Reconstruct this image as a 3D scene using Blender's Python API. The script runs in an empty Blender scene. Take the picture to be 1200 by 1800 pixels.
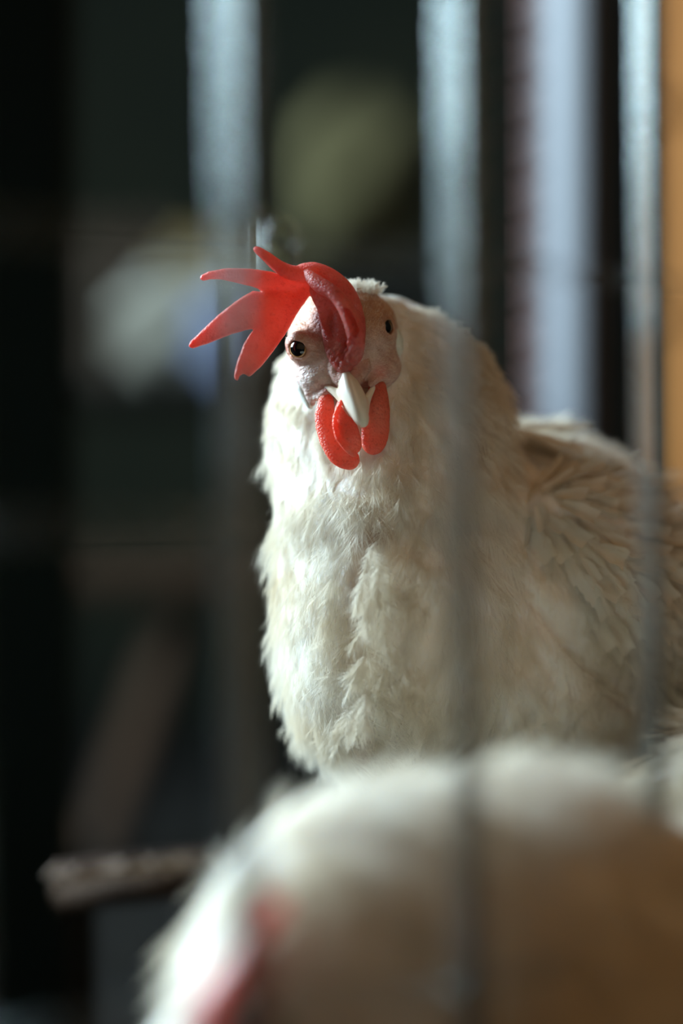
import bpy, math, random
import numpy as np
from mathutils import Vector, Matrix

C = bpy.context.scene.collection
SC = bpy.context.scene
rng = np.random.default_rng(7)

# ------------------------------------------------------------------ camera
D = 0.85                      # focus distance to the hen's face, metres
S = 0.0002                    # one photo pixel at that distance
cam_d = bpy.data.cameras.new('camera')
cam = bpy.data.objects.new('camera', cam_d); C.objects.link(cam)
cam.location = (0, 0, 0); cam.rotation_euler = (math.pi/2, 0, 0)
cam_d.sensor_fit = 'VERTICAL'; cam_d.sensor_height = 36; cam_d.lens = 85
cam_d.clip_start = 0.02
cam_d.dof.use_dof = True
cam_d.dof.focus_distance = 0.842
cam_d.dof.aperture_fstop = 1.42
cam_d.dof.aperture_blades = 4
cam_d.dof.aperture_rotation = math.radians(45)
SC.camera = cam

SC.view_settings.view_transform = 'Standard'
SC.view_settings.look = 'None'
SC.view_settings.gamma = 1
SC.view_settings.use_curve_mapping = False
SC.view_settings.exposure = 0.0
SC.cycles.use_denoising = True
try: SC.cycles.denoiser = 'OPENIMAGEDENOISE'
except Exception: pass

# ------------------------------------------------------------------ light
w = bpy.data.worlds.new('world'); SC.world = w; w.use_nodes = True
bg = w.node_tree.nodes['Background']
bg.inputs[0].default_value = (1.0, 0.57, 0.23, 1); bg.inputs[1].default_value = 0.22

def area(name, loc, target, sx, sy, power, col, spread=180):
    l = bpy.data.lights.new(name, 'AREA'); l.shape = 'RECTANGLE'; l.size = sx; l.size_y = sy
    l.energy = power; l.color = col; l.spread = math.radians(spread)
    o = bpy.data.objects.new(name, l); C.objects.link(o); o.location = loc
    o.rotation_euler = (Vector(target)-Vector(loc)).to_track_quat('-Z', 'Y').to_euler()
    return o
# daylight coming in at the open window of the left wall
area('window_daylight', (-1.36, 1.42, 0.77), (0, 1.1, 0.05), 0.80, 1.0, 160, (0.66, 0.87, 1.0))
# weak warm fill light up on the right, added to warm the shaded side
area('warm_fill_light', (0.75, 0.35, 1.1), (0.1, 0.9, 0), 0.3, 0.3, 1.8, (1.0, 0.55, 0.24))

# ------------------------------------------------------------------ helpers
def V(p):
    """photo pixel u, v and depth w (pixels of the focus plane, towards the camera) -> metres"""
    p = np.asarray(p, float)
    k = (D - p[..., 2]*S)/D
    return np.stack([(p[..., 0]-600)*S*k, D - p[..., 2]*S, (900-p[..., 1])*S*k], -1)

def mesh_obj(name, v, f, mat, parent=None, origin=(0, 0, 0), smooth=True):
    me = bpy.data.meshes.new(name)
    v = np.asarray(v, float) - np.asarray(origin, float)
    if isinstance(f, np.ndarray):
        n, k = f.shape
        me.vertices.add(len(v)); me.vertices.foreach_set('co', v.astype(np.float32).ravel())
        me.loops.add(n*k); me.loops.foreach_set('vertex_index', f.astype(np.int32).ravel())
        me.polygons.add(n); me.polygons.foreach_set('loop_start', np.arange(0, n*k, k, dtype=np.int32))
        me.update(calc_edges=True); me.validate()
    else:
        me.from_pydata([tuple(x) for x in v], [], f); me.update()
    if smooth: me.polygons.foreach_set('use_smooth', [True]*len(me.polygons))
    me.materials.append(mat)
    o = bpy.data.objects.new(name, me); C.objects.link(o)
    if parent: o.parent = parent
    else: o.location = origin
    return o

def tag(o, label=None, cat=None, group=None, kind=None):
    if label: o['label'] = label
    if cat: o['category'] = cat
    if group: o['group'] = group
    if kind: o['kind'] = kind
    return o

def empty(name, loc, label=None, cat=None, group=None):
    o = bpy.data.objects.new(name, None); C.objects.link(o); o.location = loc
    o.empty_display_size = 0.02
    return tag(o, label, cat, group)

class MB:
    def __init__(s): s.v = []; s.f = []
    def box(s, lo, hi, rot=None, pivot=None):
        (x0, y0, z0), (x1, y1, z1) = lo, hi
        c = [Vector(p) for p in [(x0,y0,z0),(x1,y0,z0),(x1,y1,z0),(x0,y1,z0),(x0,y0,z1),(x1,y0,z1),(x1,y1,z1),(x0,y1,z1)]]
        if rot is not None:
            pv = Vector(pivot) if pivot else sum(c, Vector())/8
            c = [rot @ (p-pv) + pv for p in c]
        n = len(s.v); s.v += [tuple(p) for p in c]
        s.f += [tuple(n+i for i in q) for q in [(0,3,2,1),(4,5,6,7),(0,1,5,4),(1,2,6,5),(2,3,7,6),(3,0,4,7)]]
    def tube(s, pts, rad, seg=12, caps=True):
        pts = [Vector(p) for p in pts]; n0 = len(s.v)
        if not hasattr(rad, '__len__'): rad = [rad]*len(pts)
        t = (pts[1]-pts[0]).normalized()
        up = Vector((0,0,1)) if abs(t.z) < .9 else Vector((1,0,0))
        nrm = t.cross(up).normalized()
        for i, p in enumerate(pts):
            t = (pts[min(i+1, len(pts)-1)]-pts[max(i-1, 0)]).normalized()
            nrm = (nrm - t*nrm.dot(t)).normalized(); b = t.cross(nrm)
            for k in range(seg):
                a = 2*math.pi*k/seg
                s.v.append(tuple(p + (nrm*math.cos(a)+b*math.sin(a))*rad[i]))
        for i in range(len(pts)-1):
            for k in range(seg):
                a, b_ = n0+i*seg+k, n0+i*seg+(k+1) % seg
                s.f.append((a, b_, b_+seg, a+seg))
        if caps:
            s.f.append(tuple(n0+k for k in range(seg))[::-1])
            s.f.append(tuple(n0+(len(pts)-1)*seg+k for k in range(seg)))
    def lathe(s, c, prof, seg=32):
        n0 = len(s.v)
        for r, z in prof:
            for k in range(seg):
                a = 2*math.pi*k/seg; s.v.append((c[0]+r*math.cos(a), c[1]+r*math.sin(a), c[2]+z))
        for i in range(len(prof)-1):
            for k in range(seg):
                a, b = n0+i*seg+k, n0+i*seg+(k+1) % seg
                s.f.append((a, b, b+seg, a+seg))
    def obj(s, name, mat, parent=None, origin=(0,0,0), bevel=0, smooth=False):
        o = mesh_obj(name, s.v, s.f, mat, parent, origin, smooth)
        if bevel:
            m = o.modifiers.new('bevel', 'BEVEL'); m.width = bevel; m.segments = 3; m.limit_method = 'ANGLE'
        return o

# ------------------------------------------------------------------ materials
def mat(name, col=(.8,.8,.8), rough=.6, metal=0, build=None, **kw):
    m = bpy.data.materials.new(name); m.use_nodes = True
    nt = m.node_tree; b = nt.nodes['Principled BSDF']
    b.inputs['Base Color'].default_value = (*col, 1); b.inputs['Roughness'].default_value = rough
    b.inputs['Metallic'].default_value = metal
    if rough > .75 or max(col) < .1: b.inputs['Specular IOR Level'].default_value = .08
    for k, v in kw.items():
        b.inputs[k.replace('_', ' ')].default_value = v
    if build: build(nt, b)
    return m
def nd(nt, t, **kw):
    n = nt.nodes.new(t)
    for k, v in kw.items():
        if k in n.inputs: n.inputs[k].default_value = v
        else: setattr(n, k, v)
    return n
def ramp(nt, fac, stops):
    r = nt.nodes.new('ShaderNodeValToRGB'); e = r.color_ramp.elements
    while len(e) < len(stops): e.new(0.5)
    for el, (p, c) in zip(e, stops): el.position = p; el.color = (*c, 1)
    nt.links.new(fac, r.inputs[0]); return r
def noise_col(scale, stops, bump=0.0, dist=0.001, stretch=(1,1,1), detail=6, bscale=None):
    def f(nt, b):
        tc = nd(nt, 'ShaderNodeTexCoord'); mp = nd(nt, 'ShaderNodeMapping'); mp.inputs['Scale'].default_value = stretch
        nt.links.new(tc.outputs['Object'], mp.inputs[0])
        n = nd(nt, 'ShaderNodeTexNoise', Scale=scale, Detail=detail); nt.links.new(mp.outputs[0], n.inputs['Vector'])
        r = ramp(nt, n.outputs[0], stops); nt.links.new(r.outputs[0], b.inputs['Base Color'])
        if bump:
            n2 = nd(nt, 'ShaderNodeTexNoise', Scale=bscale or scale*2, Detail=8); nt.links.new(mp.outputs[0], n2.inputs['Vector'])
            bp = nd(nt, 'ShaderNodeBump', Strength=bump, Distance=dist); nt.links.new(n2.outputs[0], bp.inputs['Height'])
            nt.links.new(bp.outputs[0], b.inputs['Normal'])
    return f

def feather_mat(name, col):
    m = bpy.data.materials.new(name); m.use_nodes = True; nt = m.node_tree; nt.nodes.clear()
    out = nd(nt, 'ShaderNodeOutputMaterial'); d = nd(nt, 'ShaderNodeBsdfDiffuse'); t = nd(nt, 'ShaderNodeBsdfTranslucent')
    tc = nd(nt, 'ShaderNodeTexCoord'); n = nd(nt, 'ShaderNodeTexNoise', Scale=38.0, Detail=4); nt.links.new(tc.outputs['Object'], n.inputs['Vector'])
    r = ramp(nt, n.outputs[0], [(0.3, tuple(c*k for c, k in zip(col, (.9,.84,.74)))), (0.62, col)])
    for x in (d, t): nt.links.new(r.outputs[0], x.inputs[0])
    mx = nd(nt, 'ShaderNodeMixShader'); mx.inputs[0].default_value = 0.28
    nt.links.new(d.outputs[0], mx.inputs[1]); nt.links.new(t.outputs[0], mx.inputs[2]); nt.links.new(mx.outputs[0], out.inputs[0])
    return m
M_feather = feather_mat('white_feather', (0.88, 0.84, 0.75))
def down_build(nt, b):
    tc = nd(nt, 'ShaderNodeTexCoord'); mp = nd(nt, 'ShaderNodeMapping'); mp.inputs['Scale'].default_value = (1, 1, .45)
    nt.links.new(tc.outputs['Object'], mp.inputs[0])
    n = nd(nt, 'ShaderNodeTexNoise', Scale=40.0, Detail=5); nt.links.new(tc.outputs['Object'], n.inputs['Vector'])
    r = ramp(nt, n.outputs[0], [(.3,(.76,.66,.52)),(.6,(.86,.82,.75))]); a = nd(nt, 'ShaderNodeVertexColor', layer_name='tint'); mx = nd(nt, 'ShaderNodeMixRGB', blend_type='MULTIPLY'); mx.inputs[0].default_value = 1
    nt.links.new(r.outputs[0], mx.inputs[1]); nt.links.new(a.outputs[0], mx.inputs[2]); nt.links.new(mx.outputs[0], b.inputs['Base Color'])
    n2 = nd(nt, 'ShaderNodeTexNoise', Scale=75.0, Detail=3, Distortion=.8); nt.links.new(mp.outputs[0], n2.inputs['Vector'])
    n3 = nd(nt, 'ShaderNodeTexNoise', Scale=420.0, Detail=5, Distortion=.6); nt.links.new(mp.outputs[0], n3.inputs['Vector'])
    b1 = nd(nt, 'ShaderNodeBump', Strength=.9, Distance=.005); nt.links.new(n2.outputs[0], b1.inputs['Height'])
    b2 = nd(nt, 'ShaderNodeBump', Strength=.8, Distance=.0012); nt.links.new(n3.outputs[0], b2.inputs['Height']); nt.links.new(b1.outputs[0], b2.inputs['Normal'])
    nt.links.new(b2.outputs[0], b.inputs['Normal'])
M_down = mat('white_down_skin', (0.8, 0.76, 0.68), 0.95, build=down_build, Subsurface_Weight=.5, Subsurface_Radius=(1,.85,.65), Subsurface_Scale=.005)

def skin_build(nt, b):
    tc = nd(nt, 'ShaderNodeTexCoord')
    n = nd(nt, 'ShaderNodeTexNoise', Scale=260.0, Detail=8); nt.links.new(tc.outputs['Object'], n.inputs['Vector'])
    a = nd(nt, 'ShaderNodeVertexColor', layer_name='tint')
    r = ramp(nt, n.outputs[0], [(.3,(.62,.44,.40)),(.7,(1,.92,.9))])
    mx = nd(nt, 'ShaderNodeMixRGB', blend_type='MULTIPLY'); mx.inputs[0].default_value = 0.8
    nt.links.new(a.outputs[0], mx.inputs[1]); nt.links.new(r.outputs[0], mx.inputs[2]); nt.links.new(mx.outputs[0], b.inputs['Base Color'])
    v = nd(nt, 'ShaderNodeTexVoronoi', Scale=1100.0); nt.links.new(tc.outputs['Object'], v.inputs['Vector'])
    mp = nd(nt, 'ShaderNodeMapping'); mp.inputs['Scale'].default_value = (1, 1, 1.7); mp.inputs['Rotation'].default_value = (0, .6, 0)
    nt.links.new(tc.outputs['Object'], mp.inputs[0])
    n2 = nd(nt, 'ShaderNodeTexNoise', Scale=520.0, Detail=6); nt.links.new(mp.outputs[0], n2.inputs['Vector'])
    b1 = nd(nt, 'ShaderNodeBump', Strength=.35, Distance=.0003); nt.links.new(v.outputs[0], b1.inputs['Height'])
    b2 = nd(nt, 'ShaderNodeBump', Strength=.9, Distance=.0009); nt.links.new(n2.outputs[0], b2.inputs['Height']); nt.links.new(b1.outputs[0], b2.inputs['Normal'])
    nt.links.new(b2.outputs[0], b.inputs['Normal'])
M_skin = mat('bare_face_skin', (.7,.5,.45), .5, build=skin_build, Subsurface_Weight=.35, Subsurface_Radius=(1,.35,.2), Subsurface_Scale=.002)

def comb_mat(name, c1, c2, c3):
    def f(nt, b):
        tc = nd(nt, 'ShaderNodeTexCoord')
        n = nd(nt, 'ShaderNodeTexNoise', Scale=120.0, Detail=5); nt.links.new(tc.outputs['Object'], n.inputs['Vector'])
        n3 = nd(nt, 'ShaderNodeTexNoise', Scale=900.0, Detail=3); nt.links.new(tc.outputs['Object'], n3.inputs['Vector'])
        r = ramp(nt, n.outputs[0], [(.3, c1), (.52, c2), (.75, c3)])
        r2 = ramp(nt, n3.outputs[0], [(.32, (.55,.5,.5)), (.45, (1,1,1))])
        mx = nd(nt, 'ShaderNodeMixRGB', blend_type='MULTIPLY'); mx.inputs[0].default_value = .6
        nt.links.new(r.outputs[0], mx.inputs[1]); nt.links.new(r2.outputs[0], mx.inputs[2])
        nt.links.new(mx.outputs[0], b.inputs['Base Color'])
        v = nd(nt, 'ShaderNodeTexVoronoi', Scale=1300.0); nt.links.new(tc.outputs['Object'], v.inputs['Vector'])
        bp = nd(nt, 'ShaderNodeBump', Strength=.8, Distance=.0004); bp.invert = True
        nt.links.new(v.outputs[0], bp.inputs['Height']); nt.links.new(bp.outputs[0], b.inputs['Normal'])
        t = nd(nt, 'ShaderNodeBsdfTranslucent'); t.inputs[0].default_value = (.95,.16,.09,1)
        ms = nd(nt, 'ShaderNodeMixShader'); ms.inputs[0].default_value = .38
        out = nt.nodes['Material Output']
        nt.links.new(b.outputs[0], ms.inputs[1]); nt.links.new(t.outputs[0], ms.inputs[2]); nt.links.new(ms.outputs[0], out.inputs[0])
    return mat(name, c2, .42, build=f, Subsurface_Weight=.6, Subsurface_Radius=(1,.16,.10), Subsurface_Scale=.005)
M_comb = comb_mat('red_comb', (.60,.14,.12), (.69,.22,.19), (.78,.36,.32))
M_wattle = comb_mat('red_wattle', (.78,.17,.10), (.86,.26,.17), (.9,.38,.28))
M_lobe = mat('pale_earlobe', (.72,.76,.68), .45, build=noise_col(300, [(.3,(.60,.66,.56)),(.7,(.78,.80,.74))], .4, .0005), Subsurface_Weight=.3, Subsurface_Radius=(1,.8,.6), Subsurface_Scale=.001)
M_beak = mat('ivory_beak', (.80,.72,.58), .32, build=noise_col(90, [(.3,(.72,.60,.44)),(.6,(.84,.78,.66))], .15, .0003, (1,1,.3)), Subsurface_Weight=.25, Subsurface_Radius=(1,.7,.4), Subsurface_Scale=.001)
def eye_build(nt, b):
    tc = nd(nt, 'ShaderNodeTexCoord'); sx = nd(nt, 'ShaderNodeSeparateXYZ'); nt.links.new(tc.outputs['Generated'], sx.inputs[0])
    r = ramp(nt, sx.outputs[2], [(0,(.02,.01,.008)),(.70,(.02,.01,.008)),(.72,(.30,.10,.02)),(.80,(.66,.42,.18)),(.845,(.35,.17,.05)),(.858,(.004,.003,.003))])
    nt.links.new(r.outputs[0], b.inputs['Base Color'])
M_eye = mat('hen_eye', (.02,.01,.01), .04, build=eye_build, Coat_Weight=1.0)
M_leg = mat('yellow_scaly_leg', (.6,.45,.2), .6, build=noise_col(300, [(.3,(.45,.3,.12)),(.7,(.7,.55,.3))], .6, .001))
def wire_build(nt, b):
    tc = nd(nt, 'ShaderNodeTexCoord'); mp = nd(nt, 'ShaderNodeMapping'); mp.inputs['Scale'].default_value = (1,1,.06)
    nt.links.new(tc.outputs['Object'], mp.inputs[0])
    n = nd(nt, 'ShaderNodeTexNoise', Scale=600.0, Detail=6); nt.links.new(mp.outputs[0], n.inputs['Vector'])
    r = ramp(nt, n.outputs[0], [(.35,(.25,.29,.28)),(.6,(.41,.46,.45))]); nt.links.new(r.outputs[0], b.inputs['Base Color'])
    r2 = ramp(nt, n.outputs[0], [(.3,(.2,)*3),(.7,(.32,)*3)]); nt.links.new(r2.outputs[0], b.inputs['Roughness'])
M_wire = mat('galvanised_wire', (.6,.62,.62), .3, .88, wire_build)
M_darkwire = mat('dark_rusty_wire', (.05,.035,.03), .7, .3, noise_col(90, [(.3,(.03,.02,.018)),(.7,(.10,.06,.045))]))
def wood(name, a, b_, s=8, rough=.8, st=(1,1,.08)):
    return mat(name, a, rough, build=noise_col(s*6, [(.3,a),(.7,b_)], .5, .003, st))
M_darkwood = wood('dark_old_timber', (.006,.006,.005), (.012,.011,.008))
M_brown = wood('brown_timber', (.025,.014,.008), (.05,.028,.016))
M_orange = wood('orange_stained_boards', (.17,.06,.015), (.26,.11,.03))
M_white = mat('white_painted_post', (.62,.63,.70), .55, build=noise_col(30, [(.3,(.07,.074,.088)),(.7,(.095,.099,.115))], .3, .002, (1,1,.1)))
M_rust = mat('rust_red_paint', (.15,.05,.04), .7, build=noise_col(40, [(.3,(.1,.03,.02)),(.7,(.2,.07,.05))]))

# ------------------------------------------------------------------ signed distance modelling
def smin(a, b, k):
    h = np.clip(.5+.5*(b-a)/k, 0, 1); return b*(1-h)+a*h - k*h*(1-h)
def smax(a, b, k): return -smin(-a, -b, k)
def ell(P, c, r, ang=0):
    x, y, z = P[0]-c[0], P[1]-c[1], P[2]-c[2]
    if ang:
        ca, sa = math.cos(ang), math.sin(ang); x, y = x*ca+y*sa, -x*sa+y*ca
    q = np.sqrt((x/r[0])**2+(y/r[1])**2+(z/r[2])**2)
    g = np.sqrt((x/r[0]**2)**2+(y/r[1]**2)**2+(z/r[2]**2)**2)+1e-9
    return q*(q-1)/g
def cone(P, a, b, ra, rb, sq=(1,1,1)):
    a = np.array(a, float); b = np.array(b, float); d = b-a
    px, py, pz = (P[i]-a[i] for i in range(3))
    h = np.clip((px*d[0]+py*d[1]+pz*d[2])/max(d@d, 1e-9), 0, 1)
    return np.sqrt(((px-h*d[0])*sq[0])**2+((py-h*d[1])*sq[1])**2+((pz-h*d[2])*sq[2])**2) - (ra+(rb-ra)*h)
def chain(P, pts, k, sq=(1,1,1)):
    out = None
    for p, q in zip(pts[:-1], pts[1:]):
        c = cone(P, p[:3], q[:3], p[3], q[3], sq)
        out = c if out is None else smin(out, c, k)
    return out
def spl(pts, m=5):
    p = np.array(pts, float); p = np.concatenate([[2*p[0]-p[1]], p, [2*p[-1]-p[-2]]]); o = []
    for i in range(1, len(p)-2):
        for t in np.arange(m)/m:
            o.append(.5*((2*p[i])+(-p[i-1]+p[i+1])*t+(2*p[i-1]-5*p[i]+4*p[i+1]-p[i+2])*t*t+(-p[i-1]+3*p[i]-3*p[i+1]+p[i+2])*t**3))
    return [tuple(x) for x in o]+[tuple(p[-2])]
def torus(P, c, n, R, r):
    n = np.array(n, float); n /= np.linalg.norm(n)
    x, y, z = P[0]-c[0], P[1]-c[1], P[2]-c[2]
    h = x*n[0]+y*n[1]+z*n[2]
    q = np.sqrt(np.maximum(x*x+y*y+z*z-h*h, 0))-R
    return np.sqrt(q*q+h*h)-r
def poly2d(U, Vv, pts):
    pts = np.array(pts, float); d = np.full(np.broadcast(U, Vv).shape, 1e18); s = np.ones(d.shape)
    for i in range(len(pts)):
        a, b = pts[i], pts[i-1]; e = b-a
        wx, wy = U-a[0], Vv-a[1]
        h = np.clip((wx*e[0]+wy*e[1])/(e@e), 0, 1)
        d = np.minimum(d, (wx-e[0]*h)**2+(wy-e[1]*h)**2)
        c1 = Vv >= a[1]; c2 = Vv < b[1]; c3 = e[0]*wy > e[1]*wx
        s = np.where((c1 & c2 & c3) | (~c1 & ~c2 & ~c3), -s, s)
    return s*np.sqrt(d)
_nb = np.random.default_rng(3).normal(size=(24, 4))
def wob(P, scale, amp):
    """cheap band of sines for organic unevenness"""
    o = 0
    for i in range(8):
        a = _nb[i]; o = o + np.sin((P[0]*a[0]+P[1]*a[1]+P[2]*a[2])/scale + a[3]*6)
    return amp*o/4
def surface(f, lo, hi, h):
    """naive surface nets of the zero set of f on a grid"""
    ax = [np.arange(l, u+h, h) for l, u in zip(lo, hi)]
    P = (ax[0][:, None, None], ax[1][None, :, None], ax[2][None, None, :])
    F = np.broadcast_to(f(P), tuple(len(a) for a in ax)).astype(np.float32)
    n = F.shape; ins = F < 0
    cnt = np.zeros(tuple(k-1 for k in n), np.float32); acc = np.zeros(cnt.shape+(3,), np.float32)
    cs = [(i, j, k) for i in (0,1) for j in (0,1) for k in (0,1)]
    sl = lambda c: tuple(slice(c[a], n[a]-1+c[a]) for a in range(3))
    for c in cs:
        for a in range(3):
            if c[a]: continue
            c2 = list(c); c2[a] = 1
            fa, fb = F[sl(c)], F[sl(c2)]
            cr = (fa < 0) != (fb < 0)
            t = np.where(cr, fa/(np.where(cr, fa-fb, 1)), 0)
            cnt += cr
            for b in range(3):
                acc[..., b] += cr*(t if b == a else c[b])
    act = cnt > 0
    idx = np.full(act.shape, -1, np.int64); idx[act] = np.arange(act.sum())
    ijk = np.argwhere(act)
    vert = (acc[act]/cnt[act][:, None] + ijk)*h + np.array([a[0] for a in ax])
    faces = []
    for a in range(3):
        b, c = (a+1) % 3, (a+2) % 3
        s0 = [slice(None)]*3; s1 = [slice(None)]*3
        s0[a] = slice(0, n[a]-1); s1[a] = slice(1, n[a])
        cr = ins[tuple(s0)] != ins[tuple(s1)]
        e = np.argwhere(cr)
        e = e[(e[:, b] > 0) & (e[:, c] > 0) & (e[:, b] < n[b]-1) & (e[:, c] < n[c]-1)]
        ub = np.zeros(3, int); ub[b] = 1; uc = np.zeros(3, int); uc[c] = 1
        q = [idx[tuple((e-o).T)] for o in (0*ub, ub, ub+uc, uc)]
        q = np.stack(q, 1); fl = ins[tuple(e.T)]
        q[~fl] = q[~fl][:, ::-1]
        faces.append(q)
    return vert, np.concatenate(faces)[:, ::-1]

def sample_surface(v, f, n, r):
    """random points and normals on a quad mesh, area weighted"""
    a, b, c, d = (v[f[:, i]] for i in range(4))
    nr = np.cross(c-a, d-b); ar = np.linalg.norm(nr, axis=1)
    i = r.choice(len(f), n, p=ar/ar.sum()); s, t = r.random(n)[:, None], r.random(n)[:, None]
    p = (a[i]*(1-s)+b[i]*s)*(1-t)+(d[i]*(1-s)+c[i]*s)*t
    # smooth vertex normals
    vn = np.zeros_like(v)
    for k in range(4): np.add.at(vn, f[:, k], nr)
    nn = vn[f[i]].mean(1); nn /= np.linalg.norm(nn, axis=1)[:, None]+1e-12
    return p, nn
def thin(p, rad):
    """Poisson-like thinning of points by per-point spacing"""
    keep = []; cell = {}; g = float(np.max(rad))
    for i in range(len(p)):
        k = tuple((p[i]//g).astype(int)); ok = True
        for dx in (-1,0,1):
            for dy in (-1,0,1):
                for dz in (-1,0,1):
                    for j in cell.get((k[0]+dx, k[1]+dy, k[2]+dz), ()):
                        q = p[i]-p[j]
                        if q@q < rad[i]**2: ok = False; break
                    if not ok: break
                if not ok: break
            if not ok: break
        if ok: keep.append(i); cell.setdefault(k, []).append(i)
    return np.array(keep)

def unit(x): return x/(np.linalg.norm(x, axis=-1, keepdims=True)+1e-12)

def plumage(name, P, N, T, L, W, mat_, parent, origin, nb=22, lift=.16, rad=.00007, r=rng, vane=True, fuzz=.25, conv=None, vlen=.93, vwid=.8):
    """contour feathers: cupped vanes (one mesh) and their soft barbs (hair curves)"""
    F = len(P)
    T = unit(T - N*np.sum(T*N, 1)[:, None]); ang = r.normal(0, .22, F)[:, None]
    B = np.cross(N, T); T = unit(T*np.cos(ang)+B*np.sin(ang)); B = np.cross(N, T)
    L = L[:, None]; W = W[:, None]
    lf = (lift*(0.5+r.random(F)))[:, None]; cu = (r.uniform(.2, .46, F))[:, None]
    tw = r.normal(0, .18, F)[:, None]
    def shaft(t):   # t (..)
        return P[:, None]+T[:, None]*(L*t)[..., None]+N[:, None]*((lf*t-cu*t*t*.9)*L)[..., None] + B[:, None]*(tw*t*t*L)[..., None]
    env = lambda t: np.sqrt(np.clip(np.sin(np.pi*np.clip(t*.86+.1, 0, 1)), 0, 1))
    out = []
    if vane:
        nt_, ns = 7, 5
        tt = np.linspace(0, vlen, nt_); ss = np.linspace(-1, 1, ns)
        sp = shaft(np.broadcast_to(tt, (F, nt_)))                    # F,nt,3
        wd = W*env(tt)[None]                                          # F,nt
        jag = 1+r.normal(0, .10, (F, nt_, ns))
        pts = sp[:, :, None] + B[:, None, None]*(wd[..., None]*ss*vwid*jag)[..., None] + T[:, None, None]*(np.abs(ss)*W[:, :, None]*.22)[..., None] \
              - N[:, None, None]*((ss**2)*wd[..., None]*.28)[..., None]
        v = pts.reshape(-1, 3)
        base = (np.arange(F)*nt_*ns)[:, None, None]
        i, j = np.meshgrid(np.arange(nt_-1), np.arange(ns-1), indexing='ij')
        q = np.stack([i*ns+j, i*ns+j+1, (i+1)*ns+j+1, (i+1)*ns+j], -1).reshape(-1, 4)[None]
        f = (base+q).reshape(-1, 4)
        if conv is not None: v = conv(v)
        vo = mesh_obj(name+'_vanes', v, f, mat_, parent, origin)
        vo.name = name; vo['kind'] = 'stuff'
    if nb:
        t0 = np.clip(np.linspace(.04, .97, nb)[None, :, None]+r.normal(0, .02, (F, nb, 1)), 0, 1)*np.ones((1, 1, 2))
        side = np.array([-1., 1.])[None, None, :]*np.ones((F, nb, 1))
        t0 = t0.reshape(F, -1); side = side.reshape(F, -1)
        b0 = shaft(t0)
        th = .95-.75*t0+r.normal(0, .14, t0.shape)
        ln = W*env(t0)*(1.05+r.normal(0, .18, t0.shape))*1.15
        x = np.linspace(0, 1, 4)
        dirv = B[:, None]*(np.sin(th)*side)[..., None]+T[:, None]*np.cos(th)[..., None]
        rn = r.normal(0, 1, b0.shape)
        pts = b0[:, :, None] + dirv[:, :, None]*(ln[..., None]*x)[..., None] + T[:, None, None]*(ln[..., None]*.25*x*x)[..., None] \
            - N[:, None, None]*(ln[..., None]*x*x*.22)[..., None] + N[:, None, None]*.0 + rn[:, :, None]*(ln[..., None]*fuzz*.35*x*x)[..., None]
        v = pts.reshape(-1, 3)
        # keep the barbs a hair above the vane
        v = v + np.repeat(N, pts.shape[1]*4, axis=0)*(W.mean()*.02)
        if conv is not None: v = conv(v)
        v = v-np.asarray(origin)
        hc = bpy.data.hair_curves.new(name+'_barbs'); ncv = len(v)//4
        hc.add_curves([4]*ncv)
        hc.attributes['position'].data.foreach_set('vector', v.astype(np.float32).ravel())
        ra = hc.attributes.get('radius') or hc.attributes.new('radius', 'FLOAT', 'POINT')
        ra.data.foreach_set('value', np.tile(np.array([1, .9, .65, .2])*rad, ncv).astype(np.float32))
        hc.materials.append(mat_)
        ho = bpy.data.objects.new(name+'_barbs' if vane else name, hc); C.objects.link(ho); ho.parent = parent; ho['kind'] = 'stuff'

def color_attr(o, cols):
    a = o.data.color_attributes.new('tint', 'FLOAT_COLOR', 'POINT')
    a.data.foreach_set('color', np.concatenate([cols, np.ones((len(cols), 1))], 1).astype(np.float32).ravel())

def eye_obj(center, gaze, rad, parent, origin):
    v, f = [], []; ns, nr = 32, 24
    for i in range(nr+1):
        th = math.pi*i/nr
        for k in range(ns):
            a = 2*math.pi*k/ns; v.append((rad*math.sin(th)*math.cos(a), rad*math.sin(th)*math.sin(a), rad*math.cos(th)))
    for i in range(nr):
        for k in range(ns):
            a, b = i*ns+k, i*ns+(k+1) % ns; f.append((a, a+ns, b+ns, b))
    o = mesh_obj('eye', np.array(v), f, M_eye, parent)
    o.location = Vector(center)-Vector(origin); o.rotation_euler = Vector(gaze).to_track_quat('Z', 'Y').to_euler()
    return o


# ================================================================== setting
FLOOR = -0.27
def struct(name, mb, m, **k):
    o = mb.obj(name, m, **k); o['kind'] = 'structure'; return o
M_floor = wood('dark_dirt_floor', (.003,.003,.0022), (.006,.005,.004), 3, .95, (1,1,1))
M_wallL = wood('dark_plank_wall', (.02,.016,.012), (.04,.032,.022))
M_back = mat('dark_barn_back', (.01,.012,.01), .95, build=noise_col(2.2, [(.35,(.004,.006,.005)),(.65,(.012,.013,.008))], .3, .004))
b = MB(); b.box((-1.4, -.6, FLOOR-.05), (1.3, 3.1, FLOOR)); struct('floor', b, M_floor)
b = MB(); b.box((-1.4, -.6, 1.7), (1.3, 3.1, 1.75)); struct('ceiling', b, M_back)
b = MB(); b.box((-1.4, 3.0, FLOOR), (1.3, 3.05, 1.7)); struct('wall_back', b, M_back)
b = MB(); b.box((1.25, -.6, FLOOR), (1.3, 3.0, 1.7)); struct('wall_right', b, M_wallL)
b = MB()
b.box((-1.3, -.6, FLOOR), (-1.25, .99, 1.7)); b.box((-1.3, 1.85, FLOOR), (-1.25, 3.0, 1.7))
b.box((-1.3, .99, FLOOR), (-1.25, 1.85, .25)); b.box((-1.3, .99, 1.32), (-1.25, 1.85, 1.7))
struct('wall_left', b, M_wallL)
b = MB()
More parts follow.
